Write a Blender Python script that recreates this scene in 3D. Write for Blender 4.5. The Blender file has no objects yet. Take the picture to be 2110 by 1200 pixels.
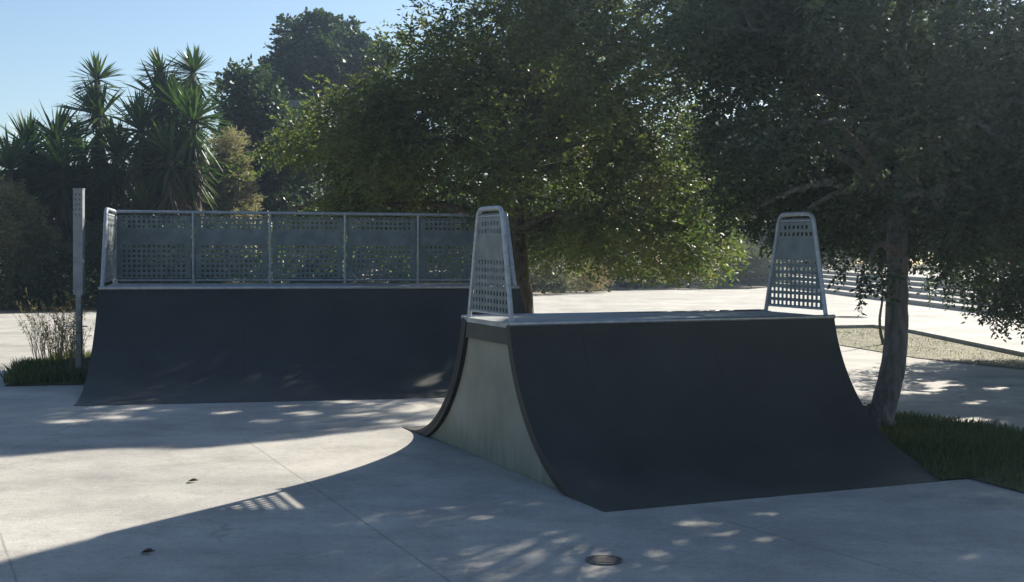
import bpy, math, random
import numpy as np
from mathutils import Vector, Matrix
random.seed(7); RNG = np.random.default_rng(7)
R = math.radians
SC = bpy.context.scene; COL = SC.collection

# ------------------------------------------------------------------ camera model
F_, PITCH, ROLL, CAMH = 2563.3, -.0352, .0045, 1.6
cp, sp = math.cos(PITCH), math.sin(PITCH)
FW = np.array([0, cp, sp]); UP0 = np.array([0, -sp, cp]); R0 = np.array([1., 0, 0])
cr, sr = math.cos(ROLL), math.sin(ROLL)
RT = cr*R0 + sr*UP0; UP = -sr*R0 + cr*UP0
def G(px, py, z=0.):
    d = FW*F_ + RT*(px-1055) + UP*(600-py); t = (z-CAMH)/d[2]
    return np.array([0, 0, CAMH]) + t*d
def at(px, py, Y):
    d = FW*F_ + RT*(px-1055) + UP*(600-py)
    return np.array([0, 0, CAMH]) + d*(Y/d[1])

cam = bpy.data.cameras.new('camera'); co = bpy.data.objects.new('camera', cam); COL.objects.link(co)
cam.sensor_width = 36; cam.lens = F_/2110*36; cam.clip_end = 2000; cam.clip_start = .05
M = Matrix(((RT[0], UP[0], -FW[0], 0), (RT[1], UP[1], -FW[1], 0), (RT[2], UP[2], -FW[2], CAMH), (0, 0, 0, 1)))
co.matrix_world = M; SC.camera = co

# ------------------------------------------------------------------ light
SUN = Vector((1.08, 1.423, 1.0)).normalized()
el = math.asin(SUN.z); az = math.atan2(SUN.x, SUN.y)
w = bpy.data.worlds.new('World'); SC.world = w; w.use_nodes = True
nt = w.node_tree; bg = nt.nodes['Background']; sky = nt.nodes.new('ShaderNodeTexSky')
sky.sky_type = 'NISHITA'; sky.sun_disc = False; sky.sun_elevation = el; sky.sun_rotation = az
sky.air_density = 1.0; sky.dust_density = .5; sky.ozone_density = 2.6; sky.altitude = 50
nt.links.new(sky.outputs[0], bg.inputs[0]); bg.inputs[1].default_value = .06
sl = bpy.data.lights.new('sun', 'SUN'); so = bpy.data.objects.new('sun', sl); COL.objects.link(so)
sl.energy = 5.0; sl.angle = R(.6); sl.color = (1, .93, .82)
so.rotation_euler = SUN.to_track_quat('Z', 'Y').to_euler(); so.location = (20, 26, 20)
SC.view_settings.view_transform = 'Standard'; SC.view_settings.look = 'None'; SC.view_settings.gamma = 1
SC.view_settings.exposure = 1.22
SC.cycles.use_denoising = True
SC.cycles.max_bounces = 6; SC.cycles.transparent_max_bounces = 4; SC.cycles.caustics_reflective = False; SC.cycles.caustics_refractive = False

# ------------------------------------------------------------------ tags
def tag(o, label=None, cat=None, group=None, kind=None):
    if label: o['label'] = label
    if cat: o['category'] = cat
    if group: o['group'] = group
    if kind: o['kind'] = kind
    return o
def empty(name, loc, label, cat, group=None, rz=0):
    o = bpy.data.objects.new(name, None); COL.objects.link(o); o.empty_display_size = .2
    o.location = [float(c) for c in loc]; o.rotation_euler = (0, 0, rz)
    return tag(o, label, cat, group)
def mesh(name, V, Fc, mat, parent=None, smooth=False, solid=0):
    """V, Fc in WORLD (or parent-local) coordinates as lists/arrays"""
    me = bpy.data.meshes.new(name)
    if isinstance(Fc, np.ndarray):
        n, k = Fc.shape
        me.vertices.add(len(V)); me.vertices.foreach_set('co', np.asarray(V, np.float32).ravel())
        me.loops.add(n*k); me.loops.foreach_set('vertex_index', Fc.astype(np.int32).ravel())
        me.polygons.add(n); me.polygons.foreach_set('loop_start', np.arange(0, n*k, k, dtype=np.int32))
        me.polygons.foreach_set('loop_total', np.full(n, k, np.int32))
        me.update(calc_edges=True); me.validate()
    else:
        me.from_pydata([tuple(map(float, v)) for v in V], [], [tuple(f) for f in Fc]); me.update()
    if smooth:
        me.polygons.foreach_set('use_smooth', [True]*len(me.polygons))
    me.materials.append(mat)
    o = bpy.data.objects.new(name, me); COL.objects.link(o)
    if parent: o.parent = parent
    if solid:
        s = o.modifiers.new('thick', 'SOLIDIFY'); s.thickness = solid; s.offset = 0
    return o
def rel(P, base):  # world -> parent local for unrotated parents
    return np.asarray(P, float) - np.asarray(base, float)

# ------------------------------------------------------------------ materials
def mat(name):
    m = bpy.data.materials.new(name); m.use_nodes = True
    n = m.node_tree; return m, n, n.nodes['Principled BSDF'], n.nodes, n.links
def noise(N, L, scale, detail=4, rough=.55, coord=None, sx=None):
    t = N.new('ShaderNodeTexNoise'); t.inputs['Scale'].default_value = scale
    t.inputs['Detail'].default_value = detail; t.inputs['Roughness'].default_value = rough
    c = coord
    if sx:
        mp = N.new('ShaderNodeMapping'); mp.inputs['Scale'].default_value = sx; L.new(c, mp.inputs[0]); c = mp.outputs[0]
    if c is not None: L.new(c, t.inputs['Vector'])
    return t.outputs['Fac']
def ramp(N, L, fac, stops):
    r = N.new('ShaderNodeValToRGB'); L.new(fac, r.inputs[0]); e = r.color_ramp.elements
    while len(e) < len(stops): e.new(.5)
    for i, (p, c) in enumerate(stops): e[i].position = p; e[i].color = (*c, 1) if len(c) == 3 else c
    return r.outputs[0]
def mixc(N, L, fac, a, b, mode='MIX'):
    m = N.new('ShaderNodeMix'); m.data_type = 'RGBA'; m.blend_type = mode
    for v, s in ((fac, 0), (a, 6), (b, 7)):
        if isinstance(v, (int, float)): m.inputs[s].default_value = v
        elif isinstance(v, tuple): m.inputs[s].default_value = (*v, 1)
        else: L.new(v, m.inputs[s])
    return m.outputs[2]
def math_(N, L, op, a, b=None, c=None):
    m = N.new('ShaderNodeMath'); m.operation = op
    for i, v in enumerate((a, b, c)):
        if v is None: continue
        if isinstance(v, (int, float)): m.inputs[i].default_value = v
        else: L.new(v, m.inputs[i])
    return m.outputs[0]
def bump(N, L, P, h, strength=.3, dist=.02):
    b = N.new('ShaderNodeBump'); b.inputs['Strength'].default_value = strength; b.inputs['Distance'].default_value = dist
    L.new(h, b.inputs['Height']); L.new(b.outputs[0], P.inputs['Normal'])
def gcoord(N): return N.new('ShaderNodeNewGeometry').outputs['Position']
def ocoord(N): return N.new('ShaderNodeTexCoord').outputs['Object']

def concrete(name, base, dark, joints=(), jext=3.):
    m, n, P, N, L = mat(name); g = gcoord(N)
    a = noise(N, L, .55, 6, .6, g); b = noise(N, L, 3.2, 6, .65, g); f = noise(N, L, 60, 3, .6, g)
    sm = noise(N, L, 1.1, 5, .6, g, (1., 3.0, 1.))
    c = ramp(N, L, a, [(.35, dark), (.6, base)])
    c = mixc(N, L, ramp(N, L, b, [(.3, (.3,)*3), (.62, (0,)*3)]), c, tuple(x*.72 for x in dark))
    c = mixc(N, L, math_(N, L, 'MULTIPLY', ramp(N, L, sm, [(.52, (0,)*3), (.75, (.7,)*3)]), .5), c, tuple(x*.7 for x in dark))
    c = mixc(N, L, .4, c, ramp(N, L, f, [(.3, (.5,)*3), (.7, (1.05,)*3)]), 'MULTIPLY')
    gr = noise(N, L, 17, 5, .75, g); c = mixc(N, L, .4, c, ramp(N, L, gr, [(.34, (.6,)*3), (.5, (.97,)*3), (.7, (1.08,)*3)]), 'MULTIPLY')
    cr_ = N.new('ShaderNodeTexNoise'); cr_.inputs['Scale'].default_value = 1.7; cr_.inputs['Detail'].default_value = 9; cr_.inputs['Roughness'].default_value = .62; L.new(g, cr_.inputs['Vector'])
    c = mixc(N, L, .55, c, ramp(N, L, cr_.outputs['Fac'], [(.32, (.62,)*3), (.5, (.92,)*3), (.66, (1.08,)*3)]), 'MULTIPLY')
    v2 = N.new('ShaderNodeTexVoronoi'); v2.feature = 'DISTANCE_TO_EDGE'; v2.inputs['Scale'].default_value = .16; v2.inputs['Randomness'].default_value = 1
    wv_ = N.new('ShaderNodeVectorMath'); wv_.operation = 'MULTIPLY_ADD'; L.new(cr_.outputs['Color'], wv_.inputs[0]); wv_.inputs[1].default_value = (.9, .9, 0); L.new(g, wv_.inputs[2]); L.new(wv_.outputs[0], v2.inputs['Vector'])
    c = mixc(N, L, math_(N, L, 'MULTIPLY', ramp(N, L, v2.outputs['Distance'], [(0, (.55,)*3), (.0016, (0,)*3)]), ramp(N, L, a, [(.45, (0,)*3), (.6, (1,)*3)])), c, (.12, .115, .1))
    # stains: small dark spots
    vo = N.new('ShaderNodeTexVoronoi'); vo.inputs['Scale'].default_value = 1.3; L.new(g, vo.inputs['Vector'])
    c = mixc(N, L, ramp(N, L, vo.outputs['Distance'], [(.0, (.55,)*3), (.035, (0,)*3)]), c, tuple(x*.45 for x in dark))
    s = N.new('ShaderNodeSeparateXYZ'); L.new(g, s.inputs[0])
    for (p, q) in joints:
        p = np.array(p[:2]); q = np.array(q[:2]); d = (q-p)/np.linalg.norm(q-p); nn = (-d[1], d[0]); k = -(p@np.array(nn))
        v = math_(N, L, 'MULTIPLY_ADD', s.outputs[0], float(nn[0]), float(k))
        v = math_(N, L, 'MULTIPLY_ADD', s.outputs[1], float(nn[1]), v)
        wob = math_(N, L, 'MULTIPLY_ADD', b, .012, -.006); v = math_(N, L, 'ADD', v, wob)
        v = math_(N, L, 'ABSOLUTE', v)
        t = math_(N, L, 'MULTIPLY_ADD', s.outputs[0], float(d[0]), float(-(p@d))); t = math_(N, L, 'MULTIPLY_ADD', s.outputs[1], float(d[1]), t)
        t = math_(N, L, 'MULTIPLY', math_(N, L, 'GREATER_THAN', t, -.02), math_(N, L, 'LESS_THAN', t, float(np.linalg.norm(q-p))+jext))
        fk = math_(N, L, 'MULTIPLY', ramp(N, L, v, [(.0, (1,)*3), (.011, (0,)*3)]), math_(N, L, 'MULTIPLY', t, math_(N, L, 'MULTIPLY_ADD', b, 1.1, -.08)))
        c = mixc(N, L, fk, c, (.09, .09, .08))
    L.new(c, P.inputs['Base Color']); P.inputs['Roughness'].default_value = .86; P.inputs['Specular IOR Level'].default_value = .25
    bump(N, L, P, math_(N, L, 'ADD', f, b), .25, .01)
    return m
def simple(name, c1, c2, scale, rough=.6, metal=0, spec=.4, bmp=.1, sx=None, detail=5):
    m, n, P, N, L = mat(name); o = ocoord(N)
    f = noise(N, L, scale, detail, .6, o, sx)
    L.new(ramp(N, L, f, [(.35, c1), (.68, c2)]), P.inputs['Base Color'])
    P.inputs['Roughness'].default_value = rough; P.inputs['Metallic'].default_value = metal; P.inputs['Specular IOR Level'].default_value = spec
    if bmp: bump(N, L, P, f, bmp, .01)
    return m
def leaf(name, cols, trans=.45, rough=.5, tcol=None):
    m = bpy.data.materials.new(name); m.use_nodes = True; N = m.node_tree.nodes; L = m.node_tree.links; P = N['Principled BSDF']
    g = N.new('ShaderNodeNewGeometry'); big = noise(N, L, .9, 3, .6, g.outputs['Position'])
    v = math_(N, L, 'MULTIPLY_ADD', g.outputs['Random Per Island'], .55, math_(N, L, 'MULTIPLY_ADD', big, .9, -.22))
    k = len(cols)-1; c = ramp(N, L, v, [(i/k, x) for i, x in enumerate(cols)])
    L.new(c, P.inputs['Base Color']); P.inputs['Roughness'].default_value = rough; P.inputs['Specular IOR Level'].default_value = .35
    t = N.new('ShaderNodeBsdfTranslucent')
    L.new(mixc(N, L, 1., c, tcol or (.84, 1.0, .48), 'MULTIPLY'), t.inputs[0])
    mx = N.new('ShaderNodeMixShader'); mx.inputs[0].default_value = trans
    L.new(P.outputs[0], mx.inputs[1]); L.new(t.outputs[0], mx.inputs[2]); L.new(mx.outputs[0], N['Material Output'].inputs[0])
    return m

JN = [(G(503, 905), G(900, 1180)), (G(0, 1100), G(35, 1200)), (G(1500, 1075), G(1690, 1130))]
M_conc = concrete('plaza_concrete', (.53, .505, .445), (.37, .355, .32), JN)
M_step = concrete('step_concrete', (.5, .48, .43), (.4, .385, .35))
M_kerb = simple('kerb_concrete', (.3, .29, .26), (.42, .4, .36), 9, .85)
M_soil = simple('dry_soil', (.16, .125, .08), (.3, .25, .16), 1.5, .95, bmp=.3)
M_turf = simple('turf_soil', (.05, .065, .025), (.12, .12, .055), 6, .95, bmp=.3)
M_strip = simple('dry_turf', (.12, .11, .065), (.24, .21, .135), 4, .95, bmp=.3)

def m_skin():
    m, n, P, N, L = mat('black_ramp_skin'); o = ocoord(N)
    a = noise(N, L, 1.4, 5, .6, o); b = noise(N, L, 6, 6, .7, o, (.25, 1, 1)); 
    c = ramp(N, L, a, [(.3, (.024, .026, .023)), (.7, (.044, .047, .041))])
    c = mixc(N, L, ramp(N, L, b, [(.55, (0,)*3), (.8, (.45,)*3)]), c, (.05, .053, .05))
    s = N.new('ShaderNodeSeparateXYZ'); L.new(o, s.inputs[0])
    jx = math_(N, L, 'ABSOLUTE', math_(N, L, 'SUBTRACT', math_(N, L, 'FRACT', math_(N, L, 'MULTIPLY', s.outputs[0], 1/1.1)), .5))
    c = mixc(N, L, ramp(N, L, jx, [(0, (.8,)*3), (.0035, (0,)*3)]), c, (.004, .004, .004))
    sc = noise(N, L, 3.5, 7, .75, o, (1, .5, .35)); c = mixc(N, L, ramp(N, L, sc, [(.6, (0,)*3), (.72, (.4,)*3)]), c, (.075, .075, .068))
    dz = math_(N, L, 'MULTIPLY_ADD', a, .35, math_(N, L, 'MULTIPLY', s.outputs[2], -1.1)); c = mixc(N, L, ramp(N, L, dz, [(-.0, (0,)*3), (.2, (.5,)*3)]), c, (.085, .08, .068))
    L.new(c, P.inputs['Base Color']); P.inputs['Roughness'].default_value = .62; P.inputs['Specular IOR Level'].default_value = .35
    bump(N, L, P, b, .06, .01)
    return m
M_skin = m_skin()
def m_side():
    m, n, P, N, L = mat('side_plywood'); g = ocoord(N)
    a = noise(N, L, 2.2, 6, .6, g); st = noise(N, L, 14, 5, .65, g, (1, 1, .12))
    s = N.new('ShaderNodeSeparateXYZ'); L.new(g, s.inputs[0])
    c = ramp(N, L, a, [(.35, (.21, .215, .175)), (.65, (.28, .28, .235))])
    # green algae creeping up from the ground with ragged streaks
    h = math_(N, L, 'MULTIPLY_ADD', st, .75, math_(N, L, 'MULTIPLY_ADD', s.outputs[2], -1.0, .12))
    c = mixc(N, L, ramp(N, L, h, [(.25, (0,)*3), (.6, (.7,)*3)]), c, (.13, .15, .1))
    c = mixc(N, L, ramp(N, L, st, [(.6, (0,)*3), (.8, (.3,)*3)]), c, (.13, .13, .105))
    L.new(c, P.inputs['Base Color']); P.inputs['Roughness'].default_value = .8; P.inputs['Specular IOR Level'].default_value = .2
    bump(N, L, P, a, .1, .01)
    return m
M_side = m_side()
M_trim = simple('dark_trim', (.014, .015, .016), (.03, .032, .032), 8, .6)
M_topstrip = simple('dark_top_strip', (.045, .048, .038), (.065, .068, .054), 6, .7)  # darker strip across the top of each end panel
M_deck = simple('deck_ply', (.26, .27, .27), (.38, .39, .38), 5, .55)
M_galv = simple('galvanised_tube', (.27, .3, .33), (.42, .45, .48), 25, .48, .35, .5, .05)
M_sheet = simple('galvanised_sheet', (.12, .145, .15), (.19, .22, .225), 7, .55, .25, .4, .04)
M_cope = simple('coping_steel', (.3, .32, .33), (.45, .46, .46), 20, .4, .6, .5, .05)
M_post = simple('painted_post', (.17, .19, .2), (.27, .29, .3), 12, .6, .2, .4, .05)
M_bark = simple('bark', (.03, .024, .018), (.13, .105, .08), 26, .9, bmp=.8, sx=(1, 1, .25))
M_bark2 = simple('grey_bark', (.08, .074, .068), (.17, .16, .148), 20, .9, bmp=.45, sx=(1, 1, .25))
M_iron = simple('cast_iron', (.08, .078, .072), (.14, .13, .12), 30, .7, .3)
M_wall = simple('render_wall', (.12, .13, .15), (.17, .18, .2), 2, .85)
M_glass = simple('window_glass', (.03, .04, .05), (.05, .06, .07), 2, .1, 0, .6, 0)

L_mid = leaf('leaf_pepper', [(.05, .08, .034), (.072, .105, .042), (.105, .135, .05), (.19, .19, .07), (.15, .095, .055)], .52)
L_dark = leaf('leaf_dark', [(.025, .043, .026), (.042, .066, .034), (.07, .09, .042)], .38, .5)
L_right = leaf('leaf_flare_grey', [(.034, .05, .036), (.055, .078, .05), (.085, .11, .06)], .42, .5)  # leaf tones raised and greyed, putting the flare glare into the colour
L_yucca = leaf('leaf_yucca', [(.035, .065, .022), (.06, .105, .032), (.11, .15, .045)], .35, .4)
L_dead = leaf('leaf_dead', [(.05, .035, .022), (.12, .09, .05)], .2, .8, (1, .9, .7))
L_pale = leaf('leaf_pale', [(.14, .14, .075), (.24, .23, .13), (.33, .30, .18)], .45, .7, (1, 1, .7))
L_olive = leaf('leaf_olive', [(.07, .08, .035), (.13, .135, .06), (.2, .18, .09)], .4, .6)
L_grey = leaf('leaf_grey', [(.07, .075, .05), (.13, .13, .09), (.17, .165, .12)], .4, .7)
L_grass = leaf('blade_green', [(.045, .07, .028), (.075, .11, .04), (.14, .16, .07), (.26, .23, .12)], .4, .6)
L_straw = leaf('blade_straw', [(.12, .11, .05), (.26, .22, .11), (.36, .3, .17)], .4, .7, (1, .95, .7))

# ------------------------------------------------------------------ geometry helpers
def box(V, Fc, lo, hi, fr=None):
    b = len(V)
    for x in (lo[0], hi[0]):
        for y in (lo[1], hi[1]):
            for z in (lo[2], hi[2]): V.append((x, y, z) if fr is None else fr(x, y, z))
    for f in ((0, 1, 3, 2), (4, 6, 7, 5), (0, 4, 5, 1), (2, 3, 7, 6), (0, 2, 6, 4), (1, 5, 7, 3)): Fc.append(tuple(b+i for i in f))
def tube(V, Fc, pts, rad, seg=10, cap=True, wob=0, rng=random):
    pts = [Vector(p) for p in pts]; n = len(pts); b = len(V); prev = None
    for i, p in enumerate(pts):
        t = (pts[min(i+1, n-1)] - pts[max(i-1, 0)]).normalized()
        if prev is None:
            a = Vector((0, 0, 1)) if abs(t.z) < .9 else Vector((1, 0, 0)); u = t.cross(a).normalized()
        else: u = (prev - t*prev.dot(t)).normalized()
        prev = u; v = t.cross(u); r = rad[i] if hasattr(rad, '__len__') else rad
        for k in range(seg):
            an = 2*math.pi*k/seg; rr = r*(1+(rng.uniform(-wob, wob) if wob else 0))
            V.append(tuple(p + (u*math.cos(an)+v*math.sin(an))*rr))
    for i in range(n-1):
        for k in range(seg):
            a0 = b+i*seg+k; a1 = b+i*seg+(k+1) % seg
            Fc.append((a0, a1, a1+seg, a0+seg))
    if cap:
        Fc.append(tuple(b+k for k in range(seg))[::-1]); Fc.append(tuple(b+(n-1)*seg+k for k in range(seg)))
def rounded(pts, r, k=6):
    """round the inner corners of an open polyline"""
    P = [Vector(p) for p in pts]; out = [P[0]]
    for i in range(1, len(P)-1):
        a = (P[i-1]-P[i]).normalized(); b = (P[i+1]-P[i]).normalized()
        s = P[i]+a*r; e = P[i]+b*r
        for j in range(k+1):
            t = j/k; out.append(s*(1-t)**2 + P[i]*2*t*(1-t) + e*t*t)
    out.append(P[-1]); return out
def spline(P, n=6):
    P = [Vector(p) for p in P]; Q = [P[0]*2-P[1]]+P+[P[-1]*2-P[-2]]; out = []
    for i in range(1, len(Q)-2):
        for j in range(n):
            t = j/n; a, b, c, d = Q[i-1], Q[i], Q[i+1], Q[i+2]
            out.append(.5*((2*b)+(c-a)*t+(2*a-5*b+4*c-d)*t*t+(3*b-a-3*c+d)*t**3))
    out.append(P[-1]); return out

# perforated sheet in a (s, z) plane: rows 0..6 and 10..12 carry square holes
def perforated(name, fr, z0, pitch, hole, left, right, ztop, m, parent, rows=(0, 1, 2, 3, 4, 5, 6, 10, 11, 12), xgrid=None, nrow=13, off=0):
    V, Fc = [], []
    def quad(x00, x01, za, x10, x11, zb):
        b = len(V)
        V.extend([fr(x00, off, za), fr(x01, off, za), fr(x11, off, zb), fr(x10, off, zb)]); Fc.append((b, b+1, b+2, b+3))
    z = z0
    def solid(za, zb): quad(left(za), right(za), za, left(zb), right(zb), zb)
    for k in range(nrow):
        zc = z0 + pitch*(k+.55); za, zb = zc-hole/2, zc+hole/2
        if k not in rows: continue
        solid(z, za)
        lo = max(left(za), left(zb))+.016; hi = min(right(za), right(zb))-.016
        xs = [x for x in xgrid if x-hole/2 > lo and x+hole/2 < hi]
        if xs:
            quad(left(za), xs[0]-hole/2, za, left(zb), xs[0]-hole/2, zb)
            for a, c in zip(xs[:-1], xs[1:]): quad(a+hole/2, c-hole/2, za, a+hole/2, c-hole/2, zb)
            quad(xs[-1]+hole/2, right(za), za, xs[-1]+hole/2, right(zb), zb)
        else: solid(za, zb)
        z = zb
    solid(z, ztop)
    return mesh(name, V, Fc, m, parent, solid=.004)

# ------------------------------------------------------------------ ramps (local frame: x along the coping, -y towards the foot, z up)
TAIL = .15   # flat foot plate at the end of each curve
def arc_profile(T, H, n=26):
    """(distance from lip, height) from lip to toe"""
    T = T-TAIL; Rr = (T*T+H*H)/(2*H); a1 = math.asin(min(1, T/Rr)); out = []
    for i in range(n+1):
        a = a1*(1-i/n); out.append((T-Rr*math.sin(a), Rr-Rr*math.cos(a)+.0035*(i/n)))
    out.append((T+TAIL, .0005))
    return out
def transition(name, T, H, u0, u1, y0, sgn, parent, thick=.028):
    pr = arc_profile(T, H); V, Fc = [], []; n = len(pr)
    nu = 9
    for j in range(nu):
        u = u0+(u1-u0)*j/(nu-1)
        for (d, z) in pr: V.append((u, sgn*(y0+d), z+.004))
    top = len(V)
    T_ = T-TAIL; Rr = (T_*T_+H*H)/(2*H)
    for j in range(nu):
        u = u0+(u1-u0)*j/(nu-1)
        for (d, z) in pr:
            nx, nz = max(0, T_-d)/Rr, (Rr-z)/Rr     # towards centre of curvature is (+, +)
            V.append((u, sgn*(y0+d-nx*thick), max(.001, z-nz*thick)))
    for j in range(nu-1):
        for i in range(n-1):
            a = j*n+i; Fc.append((a, a+1, a+n+1, a+n)); b = top+a; Fc.append((b, b+n, b+n+1, b+1))
    for j in (0, nu-1):
        for i in range(n-1): a = j*n+i; Fc.append((a, a+1, top+a+1, top+a))
    for j in range(nu-1):
        for i in (0, n-1): a = j*n+i; Fc.append((a, a+n, top+a+n, top+a))
    return mesh(name, V, Fc, M_skin, parent, smooth=False)
def side_trim(T, H, u0, u1, y0, sgn, parent, thick=.075):
    """dark edge rib that follows the curve at the end of the ramp"""
    pr = arc_profile(T, H); V, Fc = [], []; T_ = T-TAIL; Rr = (T_*T_+H*H)/(2*H); n = len(pr)
    for u in (u0, u1):
        for (d, z) in pr:
            nx, nz = max(0, T_-d)/Rr, (Rr-z)/Rr
            V.append((u, sgn*(y0+d-nx*.03), max(.002, z-nz*.03)))
        for (d, z) in pr:
            nx, nz = max(0, T_-d)/Rr, (Rr-z)/Rr
            V.append((u, sgn*(y0+d-nx*thick), max(.0015, z-nz*thick)))
    for k in (0, 2*n):
        for i in range(n-1): Fc.append((k+i, k+i+1, k+n+i+1, k+n+i))
    for i in range(n-1):
        Fc.append((i, i+1, 2*n+i+1, 2*n+i)); Fc.append((n+i, 3*n+i, 3*n+i+1, n+i+1))
    return mesh('edge_trim', V, Fc, M_trim, parent)
def side_poly(u, prL, prR, H, hwL, hwR, parent, th=.018, cut=.032):
    """plywood side: closed outline of both curves, in the plane x=u"""
    pts = []
    for (d, z) in reversed(prL): pts.append((-(hwL+d)+cut, z-.01))   # toe -> lip on far side
    for (d, z) in prR: pts.append((hwR+d-cut, z-.01))
    pts = [(y, max(.003, z)) for y, z in pts]
    V = [(u-th/2, -y, z) for y, z in pts]+[(u+th/2, -y, z) for y, z in pts]; n = len(pts)
    # strips between matching left/right points keep the concave outline clean
    Fc = []; m = len(prL)
    for i in range(m-1):
        a, b, c, d = i, i+1, n-2-i, n-1-i
        Fc.append((a, d, c, b)); Fc.append((n+a, n+b, n+c, n+d))
    for i in range(n-1): Fc.append((i, i+1, n+i+1, n+i))
    return mesh('side_panel', V, Fc, M_side, parent)

def guard(parent, x, yF, yB, ytF, ytB, H, gh, rad=.018, holes=True, s=1., flip=1):
    """tapered end guard in the plane x: yF/yB feet (front is -y), ytF/ytB top corners"""
    V, Fc = [], []
    path = rounded([(x, yF, H-.02), (x, ytF, H+gh), (x, ytB, H+gh), (x, yB, H-.02)], .075*s)
    tube(V, Fc, path, rad, 10)
    zb = H+.06*s
    def yl(z): t = (z-H)/gh; return yF+(ytF-yF)*t
    def yr(z): t = (z-H)/gh; return yB+(ytB-yB)*t
    lo, hi = min, max
    tube(V, Fc, [(x, yl(zb), zb), (x, yr(zb), zb)], .008, 8)
    zt = H+gh-.055*s
    tube(V, Fc, [(x, yl(zt), zt), (x, yr(zt), zt)], .008, 8)
    for yy in (yF, yB):
        box(V, Fc, (x-.035, yy-.03, H+.003), (x+.035, yy+.03, H+.011))
    fo = mesh('guard_frame', V, Fc, M_galv, parent, smooth=False)
    cy = (ytF+ytB)/2; pitch = .0575*s
    grid = [cy+(k+.5)*pitch for k in range(-20, 20)]
    perforated('guard_panel', lambda a, o, z: (x+o, a, z), zb, pitch, .031*s, lambda z: min(yl(z), yr(z))+.012, lambda z: max(yl(z), yr(z))-.012, zt, M_sheet, fo, xgrid=grid)
    return fo

# near double-sided ramp
NX, NY, NYAW = -.1835, 9.2345, .4126; HW, NT, NH, NL = .4635, 1.4485, 1.0523, 2.7915
near = empty('skate_ramp', (NX, NY, 0), 'double-sided black skate ramp with grey side panel, guards at both ends and no back rail', 'skate ramp', 'black skate ramps on the plaza', NYAW)
pr = arc_profile(NT, NH)
transition('riding_surface', NT, NH, -.02, NL+.02, HW, -1, near)
transition('riding_surface', NT, NH, -.02, NL+.02, HW, 1, near)
for u in (.03, NL-.03): side_poly(u, pr, pr, NH, HW, HW, near)
for (a, b) in ((-.018, .02), (NL-.02, NL+.018)):
    for sg in (-1, 1): side_trim(NT, NH, a, b, HW, sg, near)
V, Fc = [], []; box(V, Fc, (-.012, -HW+.005, NH-.03), (NL+.012, HW-.005, NH+.006)); mesh('deck', V, Fc, M_deck, near)
for u0, u1 in ((-.008, .018), (NL-.018, NL+.008)):
    V, Fc = [], []; b = 0
    ys = [(-HW+.03, NH-.034), (HW-.03, NH-.034), (HW-.0, NH-.15), (-HW-.0, NH-.15)]
    V = [(u0, y, z) for y, z in ys]+[(u1, y, z) for y, z in ys]
    Fc = [(0, 1, 2, 3), (7, 6, 5, 4)]+[(i, (i+1) % 4+0, (i+1) % 4+4, i+4) for i in range(4)]
    mesh('dark_top_strip', V, Fc, M_topstrip, near)
for sg in (-1, 1):
    V, Fc = [], []; tube(V, Fc, [(-.02, sg*(HW+.002), NH+.004), (NL+.02, sg*(HW+.002), NH+.004)], .017, 12); mesh('coping', V, Fc, M_cope, near, smooth=True)
GB, GT, GH = .416, .2228, .8332
guard(near, .02, -GB, GB, -GT, GT, NH, GH)
guard(near, NL-.02, -GB, GB, -GT, GT, NH, GH)

# far quarter ramp with back rail
FX, FY, FYAW = -4.8735, 14.7172, .2215; FT, FH, FL, FD, FGH = 2.4467, 1.0876, 5.0672, 1.8063, .9614
far = empty('skate_ramp', (FX, FY, 0), 'wide black quarter ramp with a long perforated rail along its back, under the tree', 'skate ramp', 'black skate ramps on the plaza', FYAW)
prf = arc_profile(FT, FH)
transition('riding_surface', FT, FH, -.02, FL+.02, 0, -1, far)
for u in (.02, FL-.02):
    n = len(prf); V = []; Fc = []
    for uu in (u-.009, u+.009):
        for d, z in prf: V.append((uu, -d+.03, max(.003, z-.012)))
        for d, z in prf: V.append((uu, FD*(1-d/FT)-.0 if d > 0 else FD, .003))
    for k in (0, 2*n):
        for i in range(n-1): Fc.append((k+i, k+i+1, k+n+i+1, k+n+i))
    mesh('side_panel', V, Fc, M_side, far)
    V, Fc = [], []; box(V, Fc, (u-.009, .03, .004), (u+.009, FD, FH-.03)); mesh('side_panel', V, Fc, M_side, far)
for (a, b) in ((-.018, .02), (FL-.02, FL+.018)): side_trim(FT, FH, a, b, 0, -1, far)
V, Fc = [], []; box(V, Fc, (-.012, .005, FH-.03), (FL+.012, FD+.03, FH+.006)); mesh('deck', V, Fc, M_deck, far)
V, Fc = [], []; box(V, Fc, (.03, FD+.004, .003), (FL-.03, FD+.024, FH-.032)); mesh('back_panel', V, Fc, M_side, far)
V, Fc = [], []; tube(V, Fc, [(-.02, -.002, FH+.004), (FL+.02, -.002, FH+.004)], .022, 12); mesh('coping', V, Fc, M_cope, far, smooth=True)
S = FGH/.8332
guard(far, .015, .06, FD, .62, FD-.05, FH, FGH, .024, s=S)
guard(far, FL-.015, .06, FD, .62, FD-.05, FH, FGH, .024, s=S)
V, Fc = [], []
tube(V, Fc, [(.0, FD-.01, FH+FGH), (FL, FD-.01, FH+FGH)], .021, 10)
tube(V, Fc, [(.0, FD-.01, FH+.05), (FL, FD-.01, FH+.05)], .014, 10)
for k in range(6): tube(V, Fc, [(FL*k/5, FD-.01, FH), (FL*k/5, FD-.01, FH+FGH+(.012 if 0 < k < 5 else 0))], .019, 10)
rail = mesh('back_rail', V, Fc, M_galv, far)
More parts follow.
